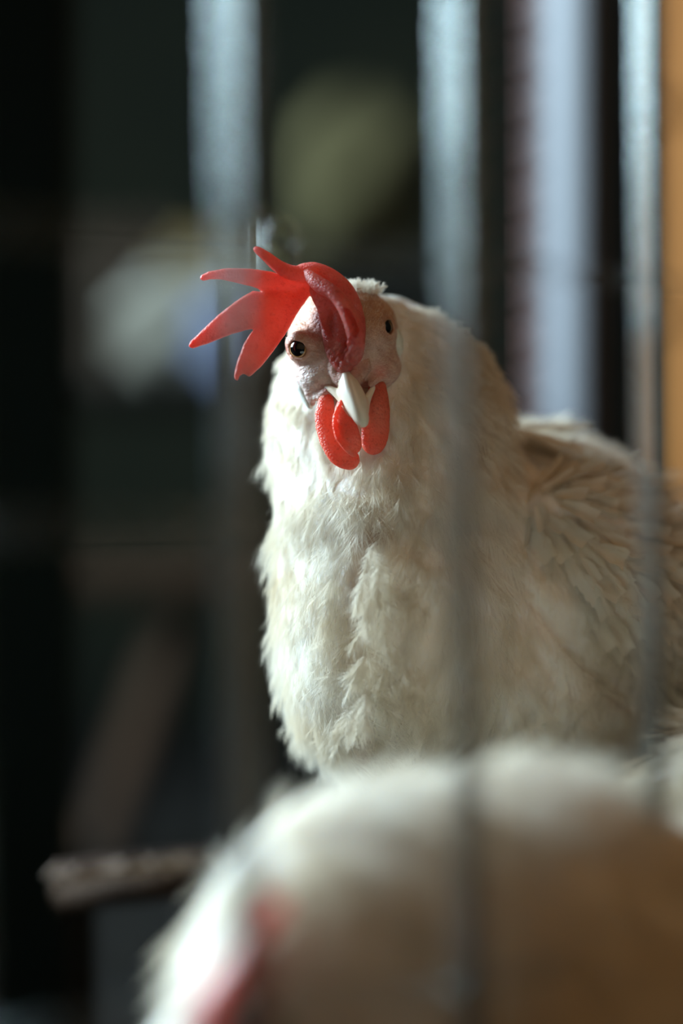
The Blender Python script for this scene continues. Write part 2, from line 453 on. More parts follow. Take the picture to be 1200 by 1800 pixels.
for x0, x1, z0, z1 in ((.99,1.01,.25,1.32), (1.83,1.85,.25,1.32), (1.01,1.83,.25,.28), (1.01,1.83,1.29,1.32), (1.41,1.43,.28,1.29)):
    b.box((-1.29, x0, z0), (-1.24, x1, z1))
struct('window_1', b, M_brown)

# ================================================================== main hen
MO = V([760, 1850, -230])            # base of the hen
def torso_plain(P):
    neck = chain(P, [(625,585,-110,70), (650,640,-150,112), (676,740,-195,198), (700,865,-185,210)], 40)
    chest = ell(P, (712,1140,-130), (216,250,215))
    chest0 = ell(P, (696,985,-140), (200,190,195))
    body = ell(P, (905,1100,-480), (318,345,420), 0)
    lowb = ell(P, (850,1190,-400), (280,200,330))
    t = smin(neck, chest0, 60); t = smin(t, chest, 70); t = smin(t, body, 60); t = smin(t, lowb, 60)
    # parting down the middle of the breast
    g = chain(P, [(640,935,80,22), (640,1010,95,26), (618,1100,105,20), (612,1250,100,26), (625,1340,90,26)], 10)
    t = smax(t, -g, 30)
    t = smax(t, -chain(P, spl([(612,938,85,5), (640,952,98,9), (668,944,102,9), (700,934,95,4)]), 4), 12)
    return t - 7 + wob(P, 42, 4.5) + wob((P[1],P[2],P[0]), 17, 1.6)
def front(u, v_, f=torso_plain):
    zz = np.arange(-600, 200, 2.0); d = f((np.full_like(zz, u), np.full_like(zz, v_), zz)); return float(zz[np.where(d < 0)[0].max()])
CREASE = [(915,1022),(960,1078),(1010,1140),(1060,1192),(1112,1242)]
CR3 = spl([(a, b_, front(a, b_)+4, r_) for (a, b_), r_ in zip(CREASE, (9,15,18,18,14))], 4)
def hen_torso(P): return smax(torso_plain(P), -chain(P, CR3, 3), 8)
def hen_head(P):
    h = ell(P, (605,592,-58), (95,94,104), math.radians(-14))
    h = smin(h, cone(P, (603,600,-10), (612,662,34), 56, 27), 30)
    h = smin(h, ell(P, (562,660,-22), (46,42,56), .3), 22)
    h = smin(h, ell(P, (662,650,-28), (44,40,56), -.2), 22)
    # brows
    h = smin(h, chain(P, spl([(520,586,-30,12), (534,588,2,11), (556,606,20,9), (574,634,28,6)],3), 8), 18)
    h = smin(h, chain(P, spl([(676,552,-44,9), (662,556,-10,9), (653,576,4,8), (650,612,12,6)],3), 8), 20)
    h = smin(h, chain(P, spl([(510,600,8,5), (522,591,26,6), (536,592,34,6), (549,604,34,5)],4), 4), 8)
    h = smin(h, chain(P, spl([(656,566,10,4), (664,556,8,5), (676,556,-6,5), (684,566,-20,4)],4), 4), 8)
    # orbits
    for c, g in ((E1, G1), (E2, G2)):
        c = np.array(c, float); g = unit(np.array(g, float))
        h = smin(h, np.sqrt(sum((P[i]-(c-g*13)[i])**2 for i in range(3)))-25, 26)
        h = smax(h, -(np.sqrt(sum((P[i]-(c+g*3)[i])**2 for i in range(3)))-19), 4)
        h = smin(h, torus(P, c+g*8.5, g, 18.6, 2.8), 6)
        h = smin(h, torus(P, c+g*2.5, g, 25, 1.8), 7)
    # lower lid wrinkles
    for k in range(3):
        h = smax(h, -chain(P, [(512-k*2,640+k*9,10-k*6,1.6), (530,650+k*9,32,1.8), (552+k*3,644+k*8,40,1.4)], 3), 5)
        h = smax(h, -chain(P, [(660,602+k*8,12,1.4), (674,610+k*8,0,1.6), (690,604+k*9,-20,1.4)], 3), 5)
    # nostril flaps and gape folds
    h = smin(h, ell(P, (588,652,42), (8,19,9), -.25), 5)
    h = smin(h, ell(P, (642,648,38), (8,16,9), .3), 5)
    h = smin(h, chain(P, spl([(545,700,0,5), (562,697,18,5), (576,684,32,5)],3), 4), 9)
    h = smin(h, chain(P, spl([(652,676,30,5), (668,660,24,6), (680,652,8,6)],3), 4), 10)
    h = smax(h, -ell(P, (576,684,44), (8,3.2,9), .5), 3)
    h = smin(h, chain(P, [(548,668,6,6), (543,690,2,7), (549,708,-4,6)], 4), 8)
    return h + wob(P, 6, .35) + wob((P[2],P[0],P[1]), 2.6, .18)
E1, G1 = (529,612,16), (-.42,.06,.88)
E2, G2 = (669,577,-8), (.78,-.12,.58)

hen = empty('hen', MO, 'white hen with a floppy red comb staring straight at the viewer, in sharp focus', 'hen', 'white hens in the cage')
tv, tf = surface(hen_torso, (420, 500, -900), (1320, 1480, 160), 8)
hv, hf = surface(hen_head, (490, 470, -190), (730, 740, 80), 1.8)
allv = np.concatenate([tv, hv]); allf = np.concatenate([tf, hf+len(tv)])
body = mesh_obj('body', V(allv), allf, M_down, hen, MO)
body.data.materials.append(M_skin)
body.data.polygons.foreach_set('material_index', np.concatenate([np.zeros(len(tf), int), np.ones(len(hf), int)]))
def head_tint(v):
    u, y, z = v.T
    base = np.array([.70,.50,.41])*np.ones((len(v), 1))
    def mixin(c, wt):
        nonlocal base; wt = np.clip(wt, 0, 1)[:, None]; base = base*(1-wt)+np.array(c)*wt
    g = lambda cu, cv, s: np.exp(-(((u-cu)**2+(y-cv)**2)/s**2))
    mixin((.56,.33,.19), 1.0*np.clip((606-y)/40, 0, 1))              # tan forehead down
    mixin((.80,.72,.68), 1.1*g(545,672,38)); mixin((.70,.60,.52), .8*g(660,625,34))
    mixin((.62,.20,.15), .9*g(612,640,26)); mixin((.66,.22,.17), .7*g(668,655,15)); mixin((.66,.25,.2), .8*g(572,686,10))
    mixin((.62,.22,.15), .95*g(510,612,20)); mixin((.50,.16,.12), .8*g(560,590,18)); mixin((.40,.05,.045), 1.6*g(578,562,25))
    for (c, gz) in ((E1, G1), (E2, G2)):
        q = v-np.array(c); gg = unit(np.array(gz)); hh = q@gg; rr = np.sqrt(np.maximum((q*q).sum(1)-hh*hh, 0))
        mixin((.62,.40,.28), np.exp(-((rr-19)/3.5)**2)*.8)
    return base
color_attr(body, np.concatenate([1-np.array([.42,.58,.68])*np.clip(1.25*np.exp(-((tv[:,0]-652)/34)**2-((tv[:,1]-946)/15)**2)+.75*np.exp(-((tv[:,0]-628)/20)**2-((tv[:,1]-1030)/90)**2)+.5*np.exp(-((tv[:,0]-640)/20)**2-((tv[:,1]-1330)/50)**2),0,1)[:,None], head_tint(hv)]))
eye_obj(V(E1), (G1[0], -G1[2], -G1[1]), 20*S, hen, MO)
eye_obj(V(E2), (G2[0], -G2[2], -G2[1]), 20*S, hen, MO)

# ---- comb
BLADE = [(357,494),(350,490),(353,484),(366,477),(400,471),(440,472),(476,477),(505,486),(560,478),(598,520),(570,560),(545,520),(526,545),(508,577),(500,590),(480,618),(460,643),(443,659),(438,662),(433,659),(428,657),(421,661),(417,669),(412,666),(411,658),(417,635),(428,605),(441,584),(447,578),(430,581),(395,592),(360,606),(338,613),(331,609),(334,601),(352,583),(385,552),(420,525),(444,511),(460,513),(452,507),(440,503),(420,498),(390,491),(368,491)]
def comb_f(P):
    U, Y, Z = P
    d2 = poly2d(U[:, :, 0], Y[:, :, 0], BLADE)[:, :, None]
    w0 = 22 + (545-U)*.20 + 10*np.sin((U-350)/45.0) + (Y-560)*.10 - 14*np.exp(-((Y-510)**2)/200.0)*np.clip((540-U)/60, 0, 1)
    th = np.clip(4.2+(U-340)/200*5.5, 4.2, 11)
    blade = np.sqrt(np.maximum(d2+th, 0)**2 + (Z-w0)**2) + np.minimum(d2+th, 0)*0 - th
    spike = chain(P, spl([(450,438,44,5), (468,451,42,7.5), (490,469,40,10), (516,480,40,12), (548,480,34,13)]), 4)
    ridge = chain(P, spl([(541,481,56,7), (556,497,68,11), (580,513,80,13), (604,540,90,13.5), (620,572,92,14), (626,600,86,14), (622,624,72,12.5), (606,645,56,9.5)]), 5)
    back = chain(P, spl([(522,480,22,11), (552,478,26,14), (584,496,28,18), (606,525,34,20), (620,562,44,18), (626,600,46,13)]), 8)
    floor = chain(P, spl([(556,508,34,12), (582,540,40,20), (590,584,42,20), (594,618,44,17), (602,644,48,10)]), 10)
    c = smin(ridge, back, 14); c = smin(c, floor, 14)
    c = smin(c, blade, 12); c = smin(c, spike, 5)
    low = np.exp(-(((U-604)/26.)**2+((Y-618)/32.)**2))
    c = c + low*3.4*np.sin(U/2.6+np.sin(Y/9.)*1.6+Z/9.)*np.sin(Y/3.4+U/14.)
    c = smax(c, -ell(P, (574,560,98), (22,44,50), -.30), 8)
    # serrated edge pimples
    return c + wob(P, 9.0, .5) + wob(P, 2.2, .16)
cv, cf = surface(comb_f, (322, 424, -10), (662, 682, 104), 1.9)
mesh_obj('comb', V(cv), cf, M_comb, hen, MO)

# ---- wattles
def wat_l(P):
    q = chain(P, spl([(573,705,26,13), (571,735,34,16), (580,770,40,18), (598,797,44,20), (615,809,46,17)]), 5, (1,1,1.9))
    m = chain(P, spl([(603,702,46,7), (602,728,54,13), (611,760,58,18), (622,785,56,13)]), 5, (1,1,2.1))
    m = smin(m, chain(P, spl([(600,705,62,3.2), (588,735,66,3.4), (592,765,66,3.6), (606,786,64,4), (622,800,60,4)]), 3), 5)
    return smin(q, m, 5) + wob(P, 7, .5)
def wat_r(P):
    q = chain(P, spl([(663,682,16,15), (665,715,26,17), (662,750,32,20), (656,780,36,20)]), 6, (1,1,1.7))
    q = smin(q, chain(P, [(642,706,34,6), (641,735,40,7), (645,768,42,9)], 6, (1,1,1.4)), 7)
    q = smax(q, -chain(P, [(652,700,44,5), (652,740,56,6), (650,775,56,3)], 5), 8)
    return q + wob(P, 7, .5)
for f_, lo, hi in ((wat_l, (540,680,0), (650,840,84)), (wat_r, (620,655,-10), (700,815,76))):
    v_, q_ = surface(f_, lo, hi, 1.7); mesh_obj('wattle', V(v_), q_, M_wattle, hen, MO)
# ---- earlobes
v_, q_ = surface(lambda P: ell(P, (695,618,-42), (17,44,16), -.1)+wob(P,8,.8), (660,560,-80), (730,680,0), 2); mesh_obj('earlobe', V(v_), q_, M_lobe, hen, MO)
v_, q_ = surface(lambda P: ell(P, (534,688,-14), (11,34,16), -.42)+wob(P,8,.8), (490,630,-60), (570,740,20), 2); mesh_obj('earlobe', V(v_), q_, M_lobe, hen, MO)
# ---- beak
def upbeak(P):
    q = chain(P, spl([(608,664,42,13), (615,684,54,18), (625,708,64,19), (633,731,72,13), (638,743,72,8)]), 4)
    q = smin(q, chain(P, spl([(607,652,54,4), (614,676,70,6), (626,708,84,6), (637,734,82,6)]), 4), 12)
    l = chain(P, spl([(570,679,26,3), (586,687,38,5.5), (600,700,48,7), (616,724,60,7)]), 4)
    r = chain(P, spl([(657,680,24,2.5), (651,690,34,4), (644,704,46,6), (638,722,60,8)]), 4)
    return smin(smin(q, l, 9), r, 9)
v_, q_ = surface(upbeak, (560,630,0), (690,765,112), 1.6); mesh_obj('upper_beak', V(v_), q_, M_beak, hen, MO)
v_, q_ = surface(lambda P: chain(P, [(612,690,20,16), (621,712,44,11), (631,733,58,7)], 6), (580,660,-10), (660,765,80), 2); mesh_obj('lower_beak', V(v_), q_, M_beak, hen, MO)

# ---- wing, a bulge of its own over the flank
def wing_f(P):
    q = chain(P, [(990,925,-165,88), (1100,1025,-178,116), (1245,1130,-300,128), (1400,1270,-520,90)], 40)
    return q + wob(P, 30, 3)
wv, wf = surface(wing_f, (860,800,-720), (1560,1400,0), 9)
wg = mesh_obj('wing', V(wv), wf, M_down, hen, MO); color_attr(wg, np.ones((len(wv), 3)))
# tail: stiff quills behind
def flow(P):
    u, y, z = P.T
    hd = np.stack([u-600, y-560, z+40], 1); hd = unit(hd)
    hdw = np.clip(1-(y-560)/260, 0, 1)[:, None]
    right = np.clip((u-760-(y-900)*.25)/230, 0, 1)[:, None]
    d = np.array([-.03, 1, .1])*(1-right) + np.array([.72, .55, -.75])*right
    neck = np.stack([(u-650)/330, np.ones_like(u), .0*z-.1], 1)
    k = np.clip((940-y)/160, 0, 1)[:, None]
    d = unit(d)*(1-k)+unit(neck)*k
    return unit(unit(d)*(1-hdw*.5)+hd*hdw*.5)
def face_mask(p):
    # bare face: an oval around eyes and beak, in front of the ears
    u, y, z = p.T
    x = u-600; yy = y-603
    a = math.radians(-14); xr = x*math.cos(a)+yy*math.sin(a); yr = -x*math.sin(a)+yy*math.cos(a)
    return ((xr/104)**2+(yr/104)**2 < 1) & (z > -75)
tp, tn = sample_surface(tv, tf, 90000, rng)
ok = (tp[:, 2] > -800) & (hen_head(tp.T) > 3) & (tp[:, 1] > 540); tp, tn = tp[ok], tn[ok]
# keep feathers off what lies inside the wing
back = tp[:, 2] < -480
sp = np.where(tp[:, 1] < 700, 11, np.where(tp[:, 1] < 900, 16, 22)) * np.where(back, 1.9, 1) * np.where(tp[:,0] > 900, 1.25, 1)
gash = (((tp[:,0]-652)/44)**2+((tp[:,1]-944)/17)**2 < 1) | (((tp[:,0]-627)/12)**2+((tp[:,1]-1020)/60)**2 < 1)
cd = np.min(np.stack([np.hypot(tp[:,0]-c_[0], tp[:,1]-c_[1]) for c_ in CR3]), 0); gash = gash | ((cd < 15) & (tp[:,2] > -300))
tp, tn, sp = tp[~gash], tn[~gash], sp[~gash]
k = thin(tp, sp); tp, tn = tp[k], tn[k]
# part the feathers away from the breast seam
T = flow(tp)
seam = np.exp(-((tp[:, 0]-628)/50)**2)*(tp[:, 1] > 940)*(tp[:, 2] > 0)
T = unit(T + np.stack([np.sign(tp[:, 0]-628)*seam*.9, 0*seam, .3*seam], 1) + rng.normal(0, .10, T.shape))
sz = np.clip((tp[:, 1]-520)/330, 0, 1)
Lf = (25+sz*38)*rng.uniform(.75, 1.25, len(tp)); Wf = (8+sz*20)*rng.uniform(.75, 1.2, len(tp))
Lf *= np.where(tp[:,0] > 900, 1.3, 1); 
ruff = np.exp(-((tp[:, 1]-740)/110)**2)*(tp[:, 0] < 560)
near = ~((tp[:, 2] < -420))
def plum(sel, **k): plumage('plumage', tp[sel], tn[sel], T[sel], Lf[sel], Wf[sel], M_feather, hen, MO, conv=V, **k)
plum(near & (ruff < .35), nb=24, lift=.035, vane=False, rad=.00005)
plum(near & (ruff >= .35), nb=26, lift=.38, vane=False, rad=.00006)
plum(~near, nb=8, lift=.16, rad=.00012)
# short ruffled feathers over the crown, the nape and around the ears
hp, hn = sample_surface(hv, hf, 40000, rng)
u, y, z = hp.T
x = u-600; yy = y-603; a = math.radians(-14); xr = x*math.cos(a)+yy*math.sin(a); yr = -x*math.sin(a)+yy*math.cos(a)
cr = (((xr > -10) & (yr < -78)) | (z < -66)) & (z < 5) & (z > -170)
hp, hn = hp[cr], hn[cr]; k = thin(hp, np.full(len(hp), 5.5)); hp, hn = hp[k], hn[k]
T2 = unit(np.stack([(hp[:,0]-600)*.012, (hp[:,1]-560)*.012+.2, -.9+0*hp[:,0]], 1)+rng.normal(0,.25,hp.shape))
plumage('crown_plumage', hp, hn, T2, rng.uniform(12,22,len(hp)), rng.uniform(4,7,len(hp)), M_feather, hen, MO, nb=12, lift=.7, rad=.00006, conv=V)
cq = np.stack([rng.uniform(606,668,120), np.zeros(120), rng.uniform(-60,-5,120)], 1); cq[:,1] = 500+(cq[:,0]-606)*.17+rng.uniform(0,10,120)
plumage('crown_tuft', cq, unit(np.array([.0,-.3,.9])+rng.normal(0,.3,cq.shape)), unit(np.array([.25,-.9,-.1])+rng.normal(0,.4,cq.shape)), rng.uniform(9,17,120), rng.uniform(4,6,120), M_feather, hen, MO, nb=12, lift=.3, rad=.00007, vane=False, conv=V)
fp_, fn_ = sample_surface(hv, hf, 30000, rng)
q1 = np.linalg.norm(fp_-np.array(E1), axis=1); q2 = np.linalg.norm(fp_-np.array(E2), axis=1)
ok = (fp_[:,2] > -40) & (q1 > 30) & (q2 > 27) & (comb_f(fp_.T[:, :, None, None]).ravel() > 2) & (((fp_[:,0]-615)/42)**2+((fp_[:,1]-690)/52)**2 > 1) & (fp_[:,1] < 700)
fp_, fn_ = fp_[ok], fn_[ok]; k = thin(fp_, np.full(len(fp_), 4.2)); fp_, fn_ = fp_[k], fn_[k]
Tb = unit(np.stack([(fp_[:,0]-606)*.02, (fp_[:,1]-668)*.02, -.5+0*fp_[:,0]], 1)+rng.normal(0,.12,fp_.shape))
plumage('face_bristles', fp_, fn_, Tb, rng.uniform(5,9,len(fp_)), rng.uniform(1,2,len(fp_)), M_feather, hen, MO, nb=4, lift=.12, rad=.00002, vane=False, conv=V)
# wing feathers, larger and laid back
wp, wn = sample_surface(wv, wf, 30000, rng)
ok = (torso_plain(wp.T) > -2) & (wp[:, 2] > -650); wp, wn = wp[ok], wn[ok]
k = thin(wp, np.where(wp[:,0] < 1040, 20, 27.)); wp, wn = wp[k], wn[k]
Tw = unit(np.array([.70, .62, -.45])+rng.normal(0,.08,wp.shape))
plumage('wing_plumage', wp, wn, Tw, rng.uniform(80,130,len(wp)), rng.uniform(26,40,len(wp)), M_feather, hen, MO, nb=26, lift=.09, vlen=.6, vwid=.5, conv=V)
# loose back feathers standing up behind the neck
bp_ = []
for i in range(46):
    t = rng.random(); bp_.append((905+t*250+rng.normal(0,10), 752+t*125+rng.normal(0,12)+18*abs(math.sin(t*9)), -240-t*170+rng.normal(0,40)))
bp_ = np.array(bp_)
plumage('back_plumage', bp_, unit(np.array([.35,-.9,.2])+rng.normal(0,.12,bp_.shape)), unit(np.array([.85,.28,-.2])+rng.normal(0,.12,bp_.shape)),
        rng.uniform(90,150,len(bp_)), rng.uniform(16,26,len(bp_)), M_feather, hen, MO, nb=30, lift=.25, conv=V)
# wispy loose plumes in the seam of the breast
wsp = [(652,958,104),(668,985,104),(655,1010,106),(640,1030,108),(650,1050,108),(668,1075,106),(690,1010,98),(640,1215,104),(632,1240,104),(612,1250,100),(628,1150,104),(650,1170,104),(690,1180,95)]
wsp = np.array([p for p in wsp for _ in range(2)], float)+rng.normal(0,5,(26,3))
plumage('breast_plumage', wsp, unit(np.array([-.1,0,1])+rng.normal(0,.15,wsp.shape)), unit(np.array([-.15,1,.25])+rng.normal(0,.28,wsp.shape)),
        rng.uniform(45,85,len(wsp)), rng.uniform(14,26,len(wsp)), M_feather, hen, MO, nb=46, lift=.3, fuzz=.6, rad=.00006, vane=False, conv=V)

# ================================================================== simpler hens
def small_hen(name, base, label, head, comb, body_f, blo, bhi, headf, hlo, hhi, combf, clo, chi, bstep=6, feather_sp=17, eyes=(), flowdir=(.6,.6,-.2), legs=(), tailp=None, wattle=None, beak=None, fl=60, fw=24, mask=None):
    root = empty(name, base, label, 'hen', 'white hens in the cage')
    v1, f1 = surface(body_f, blo, bhi, bstep); v2, f2 = surface(headf, hlo, hhi, 2.5)
    bd = mesh_obj('body', V(np.concatenate([v1, v2])), np.concatenate([f1, f2+len(v1)]), M_down, root, base)
    bd.data.materials.append(M_skin); bd.data.polygons.foreach_set('material_index', np.concatenate([np.zeros(len(f1), int), np.ones(len(f2), int)]))
    color_attr(bd, np.concatenate([np.ones((len(v1), 3)), np.ones((len(v2), 3))*np.array([.80,.50,.46])]))
    v_, q_ = surface(combf, clo, chi, 2.2); mesh_obj('comb', V(v_), q_, M_comb, root, base)
    if beak: v_, q_ = surface(lambda P: chain(P, beak, 5), *bounds(beak), 2); mesh_obj('beak', V(v_), q_, M_beak, root, base)
    for wt in wattle or (): v_, q_ = surface(lambda P: chain(P, wt, 8), *bounds(wt), 2.2); mesh_obj('wattle', V(v_), q_, M_wattle, root, base)
    for c, g in eyes: eye_obj(V(c), (g[0], -g[2], -g[1]), 17*S, root, base)
    p, n = sample_surface(v1, f1, 30000, rng)
    ok = (headf(p.T) > 4) & (combf(p.T) > 0); p, n = p[ok], n[ok]
    k = thin(p, np.full(len(p), float(feather_sp))); p, n = p[k], n[k]
    T = unit(np.array(flowdir, float)+rng.normal(0, .12, p.shape))
    plumage('plumage', p, n, T, rng.uniform(.8,1.2,len(p))*fl, rng.uniform(.8,1.2,len(p))*fw, M_feather, root, base, nb=14, lift=.10, rad=.0001, vane=False, conv=V)
    for lg in legs: leg(root, base, *lg)
    return root
def bounds(ch):
    a = np.array(ch, float); r = a[:, 3].max()+6
    return tuple(a[:, :3].min(0)-r), tuple(a[:, :3].max(0)+r)
def leg(root, base, hip, foot, yaw=0):
    """shank and four toes, hip and foot in metres"""
    mb = MB(); hip, foot = Vector(hip), Vector(foot)
    hock = hip.lerp(foot, .35)+Vector((math.sin(yaw), math.cos(yaw), 0))*.012
    mb.tube([hip, hip.lerp(hock,.5), hock, hock.lerp(foot,.5), foot+Vector((0,0,.006))], [.011,.008,.0055,.0042,.0048], 12)
    for a in (-.5, 0, .5, math.pi):
        d = Vector((-math.sin(yaw+a), -math.cos(yaw+a), 0)); L = .045 if a != math.pi else .02
        mb.tube([foot+Vector((0,0,.006)), foot+d*L*.5+Vector((0,0,.0065)), foot+d*L*.85+Vector((0,0,.004)), foot+d*L+Vector((0,0,.0015))], [.0046,.0038,.003,.001], 10)
    o = mb.obj('leg', M_leg, root, base, smooth=True); return o
# legs and tail of the main hen
PERCH = MO[2]
for x, y in ((760,-150),(900,-330)):
    h_ = V((x,1370,y)); leg(hen, MO, h_, (h_[0], h_[1], PERCH), .3)
tq = []
for i in range(9):
    a = (i-4)*.13; tq.append((1330+i*6, 930+i*10, -700+i*4))
tq = np.array(tq, float)
plumage('tail', tq, unit(np.array([.2,-.9,.3])+rng.normal(0,.2,tq.shape)), unit(np.stack([np.full(9,.75), -.45+np.arange(9)*.03, -.5+(np.arange(9)-4)*.09], 1)), np.full(9, 420.), np.full(9, 70.), M_feather, hen, MO, nb=30, lift=.05, rad=.0003, conv=V)

# --- blurred hen in the foreground
FB = np.array(V([900, 1900, 740])); FB[2] = FLOOR
fh_base = FB
def kk(u, v, w):  # a photo position at focus-plane pixels, depth w: keep the photo's pixel, scale sizes
    return (u, v, w)
def fbody(P):
    t = ell(P, (900,1750,870), (390,415,165))
    t = smin(t, ell(P, (660,1720,870), (300,345,165)), 80)
    t = smin(t, ell(P, (528,1735,880), (205,258,165), .22), 70)
    t = smin(t, ell(P, (1250,1800,760), (330,360,180)), 90)
    t = smin(t, chain(P, [(478,1610,900,85), (432,1740,960,100), (345,1880,1000,95)], 40), 50)
    return t + wob(P, 60, 5)
def fhead(P):
    h = ell(P, (405,1790,1110), (78,95,80), .4)
    h = smin(h, cone(P, (440,1700,1080), (400,1780,1110), 52, 60), 30)
    h = smin(h, cone(P, (385,1850,1130), (350,1900,1150), 50, 30), 20)
    return h
def fcomb(P):
    return chain(P, spl([(488,1590,1085,13), (468,1615,1115,17), (442,1652,1130,14), (408,1708,1160,12), (372,1765,1180,18), (348,1815,1185,20)]), 10, (1,1,.8))+wob(P,9,2)
small_hen('hen', fh_base, 'out of focus white hen bent low in front, filling the lower edge', None, None,
    fbody, (100,1250,300), (1620,2200,1180), fhead, (290,1600,980), (520,1960,1210), fcomb, (290,1530,1050), (540,1860,1240), bstep=11, feather_sp=26,
    eyes=(((470,1790,1135),(.7,0,.7)), ((345,1775,1100),(-.8,0,.5))), flowdir=(.6,.5,-.2),
    legs=(((FB[0], FB[1], FB[2]+.07), (FB[0], FB[1], FLOOR), 1.2), ((FB[0]+.05, FB[1]+.04, FB[2]+.07), (FB[0]+.05, FB[1]+.04, FLOOR), 1.2)),
    wattle=([(330,1900,1150,16),(320,1950,1150,24)], [(390,1910,1160,16),(392,1960,1165,24)]),
    beak=[(345,1905,1160,22),(325,1935,1185,15),(315,1955,1190,7)], fl=90, fw=36)

# --- hen at the right edge, seen only by its shoulder feathers
RB = np.array(V([1520, 1900, -40])); RB[2] = FLOOR
def rbody(P):
    t = ell(P, (1450,1640,-60), (330,300,230), .25)
    t = smin(t, chain(P, [(1176,1412,205,70), (1280,1395,150,124), (1400,1540,20,160)], 50), 50)
    t = smin(t, chain(P, [(1500,1450,-20,120), (1560,1300,20,80), (1590,1200,40,55)], 40), 60)
    return t + wob(P, 30, 3)
def rhead(P): return smin(ell(P, (1600,1170,60), (62,62,75)), cone(P, (1600,1180,110), (1602,1205,150), 34, 20), 14)
def rcomb(P): return smin(chain(P, spl([(1602,1150,150,8),(1600,1112,130,10),(1596,1098,80,10),(1594,1110,20,8)]), 6), chain(P, [(1600,1110,100,9),(1590,1070,95,5)], 5), 8)
r3 = small_hen('hen', RB, 'white hen cut off by the right edge, only its sharp shoulder feathers showing', None, None,
    rbody, (1080,1150,-330), (1860,2010,300), rhead, (1520,1090,-40), (1680,1250,190), rcomb, (1560,1050,-10), (1630,1180,180), bstep=8, feather_sp=20,
    eyes=(((1555,1168,95),(-.9,0,.4)), ((1646,1168,95),(.9,0,.4))), flowdir=(-.75,.75,.1),
    legs=(((RB[0], RB[1], FLOOR+.11), (RB[0], RB[1], FLOOR), -1), ((RB[0]-.03, RB[1]+.04, FLOOR+.11), (RB[0]-.03, RB[1]+.04, FLOOR), -1)),
    wattle=([(1585,1215,120,10),(1583,1250,122,15)], [(1615,1215,120,10),(1617,1250,122,15)]),
    beak=[(1601,1190,150,18),(1602,1210,180,12),(1602,1226,190,5)], fl=85, fw=34)

# ================================================================== cage and barn
def Vp(u, v, d):   # pixel and real distance
    return ((u-600)*S*d/D, d, (900-v)*S*d/D)
# front panel, close to the lens
fp = empty('wire_cage_panel', (-.026, .572, FLOOR), 'galvanised wire cage front close to the viewer, its upright wires blurred to pale bands', 'cage panel')
org = fp.location
top = .6
wires = [(-.088,.533),(-.0243,.582),(.0310,.611),(.0858,.668),(.139,.707),(.190,.746)]
for i, (x, y) in enumerate(wires):
    mb = MB(); lean = .0 if i != 3 else 0
    mb.tube([(x+.003, y, FLOOR), (x+.0015, y, -.1), (x+.0003, y, 0), (x-.0012, y, .12), (x-.003, y, top)], .0033 if i < 3 else .0027, 20)
    mb.obj('upright_wire', M_wire, fp, org, smooth=True)
for z in (-.26, -.12, -.004, .064, .20, .34, .48):
    mb = MB(); mb.tube([(x, y+.003, z+.001*math.sin(i*2.)) for i, (x, y) in enumerate(wires)], .0006, 12)
    mb.obj('cross_wire', M_wire, fp, org, smooth=True)
# dark post at the left end of the front panel
b = MB(); b.box((-.24, 1.15, FLOOR), (-.132, 1.21, 1.6)); o = b.obj('cage_post', mat('dark_green_post', (.003,.007,.006), .8), bevel=.003, origin=(-.186,1.18,FLOOR))
tag(o, 'near black green upright post along the left side of the view', 'post')
# back mesh panel
bp = empty('wire_mesh_panel', (.06, 1.12, FLOOR), 'fine rusty wire mesh behind the hen, between the pale bands and the white post', 'mesh panel')
org = bp.location
for i in range(4):
    x = .050+i*.0135; mb = MB(); mb.tube([(x,1.12,FLOOR),(x,1.12,.1),(x+.0003,1.12,.6)], .0005, 8); mb.obj('upright_wire', M_darkwire, bp, org, smooth=True)
for i in range(38):
    z = FLOOR+.015+i*.0215; mb = MB(); mb.tube([(.045,1.123,z-.006),(.07,1.1225,z),(.095,1.123,z+.006)], .0008, 8); mb.obj('cross_wire', M_darkwire, bp, org, smooth=True)
# white post with a rust edge, black gap, orange boards
def post(name, u0, u1, d, th, m, label, cat, parts=(), rot=0):
    x0, x1 = Vp(u0,0,d)[0], Vp(u1,0,d)[0]
    root = empty(name, ((x0+x1)/2, d+th/2, FLOOR), label, cat)
    rt = Matrix.Rotation(-rot, 3, 'Z'); pv = ((x0+x1)/2, d+th/2, .7); b = MB(); b.box((x0, d, FLOOR), (x1, d+th, 1.7), rt, pv); b.obj('shaft', m, root, root.location, bevel=.002)
    for nm, a0, a1, mm in parts:
        y0, y1 = Vp(a0,0,d)[0], Vp(a1,0,d)[0]; b = MB(); b.box((y0, d-.002, FLOOR), (y1, d+th, 1.69), rt, pv); b.obj(nm, mm, root, root.location, bevel=.001)
    return root
post('barn_post', 951, 1048, 1.27, .016, M_white, 'blurred white painted post with a rust red edge, behind the hen on the right', 'post', (('edge_strip', 935, 950, M_rust),), rot=.75)
post('dark_gap_strip', 1046, 1112, 1.33, .03, M_darkwood, 'dark upright strip standing in for the black gap just right of the white post', 'post')  # solid dark strip added to stand for the unlit gap
pn = empty('board_partition', (Vp(1250,0,1.5)[0], 1.5, FLOOR), 'orange brown stained boards at the right edge of the view', 'partition')
z = FLOOR; ra = Matrix.Rotation(-.6, 3, 'Z'); pvt = (Vp(1150,0,1.5)[0], 1.5, 0)
for i in range(15):
    b = MB(); b.box((pvt[0], 1.5, z), (pvt[0]+.42, 1.52, z+.125), ra, pvt); b.obj('board', M_orange, pn, pn.location, bevel=.004); z += .13
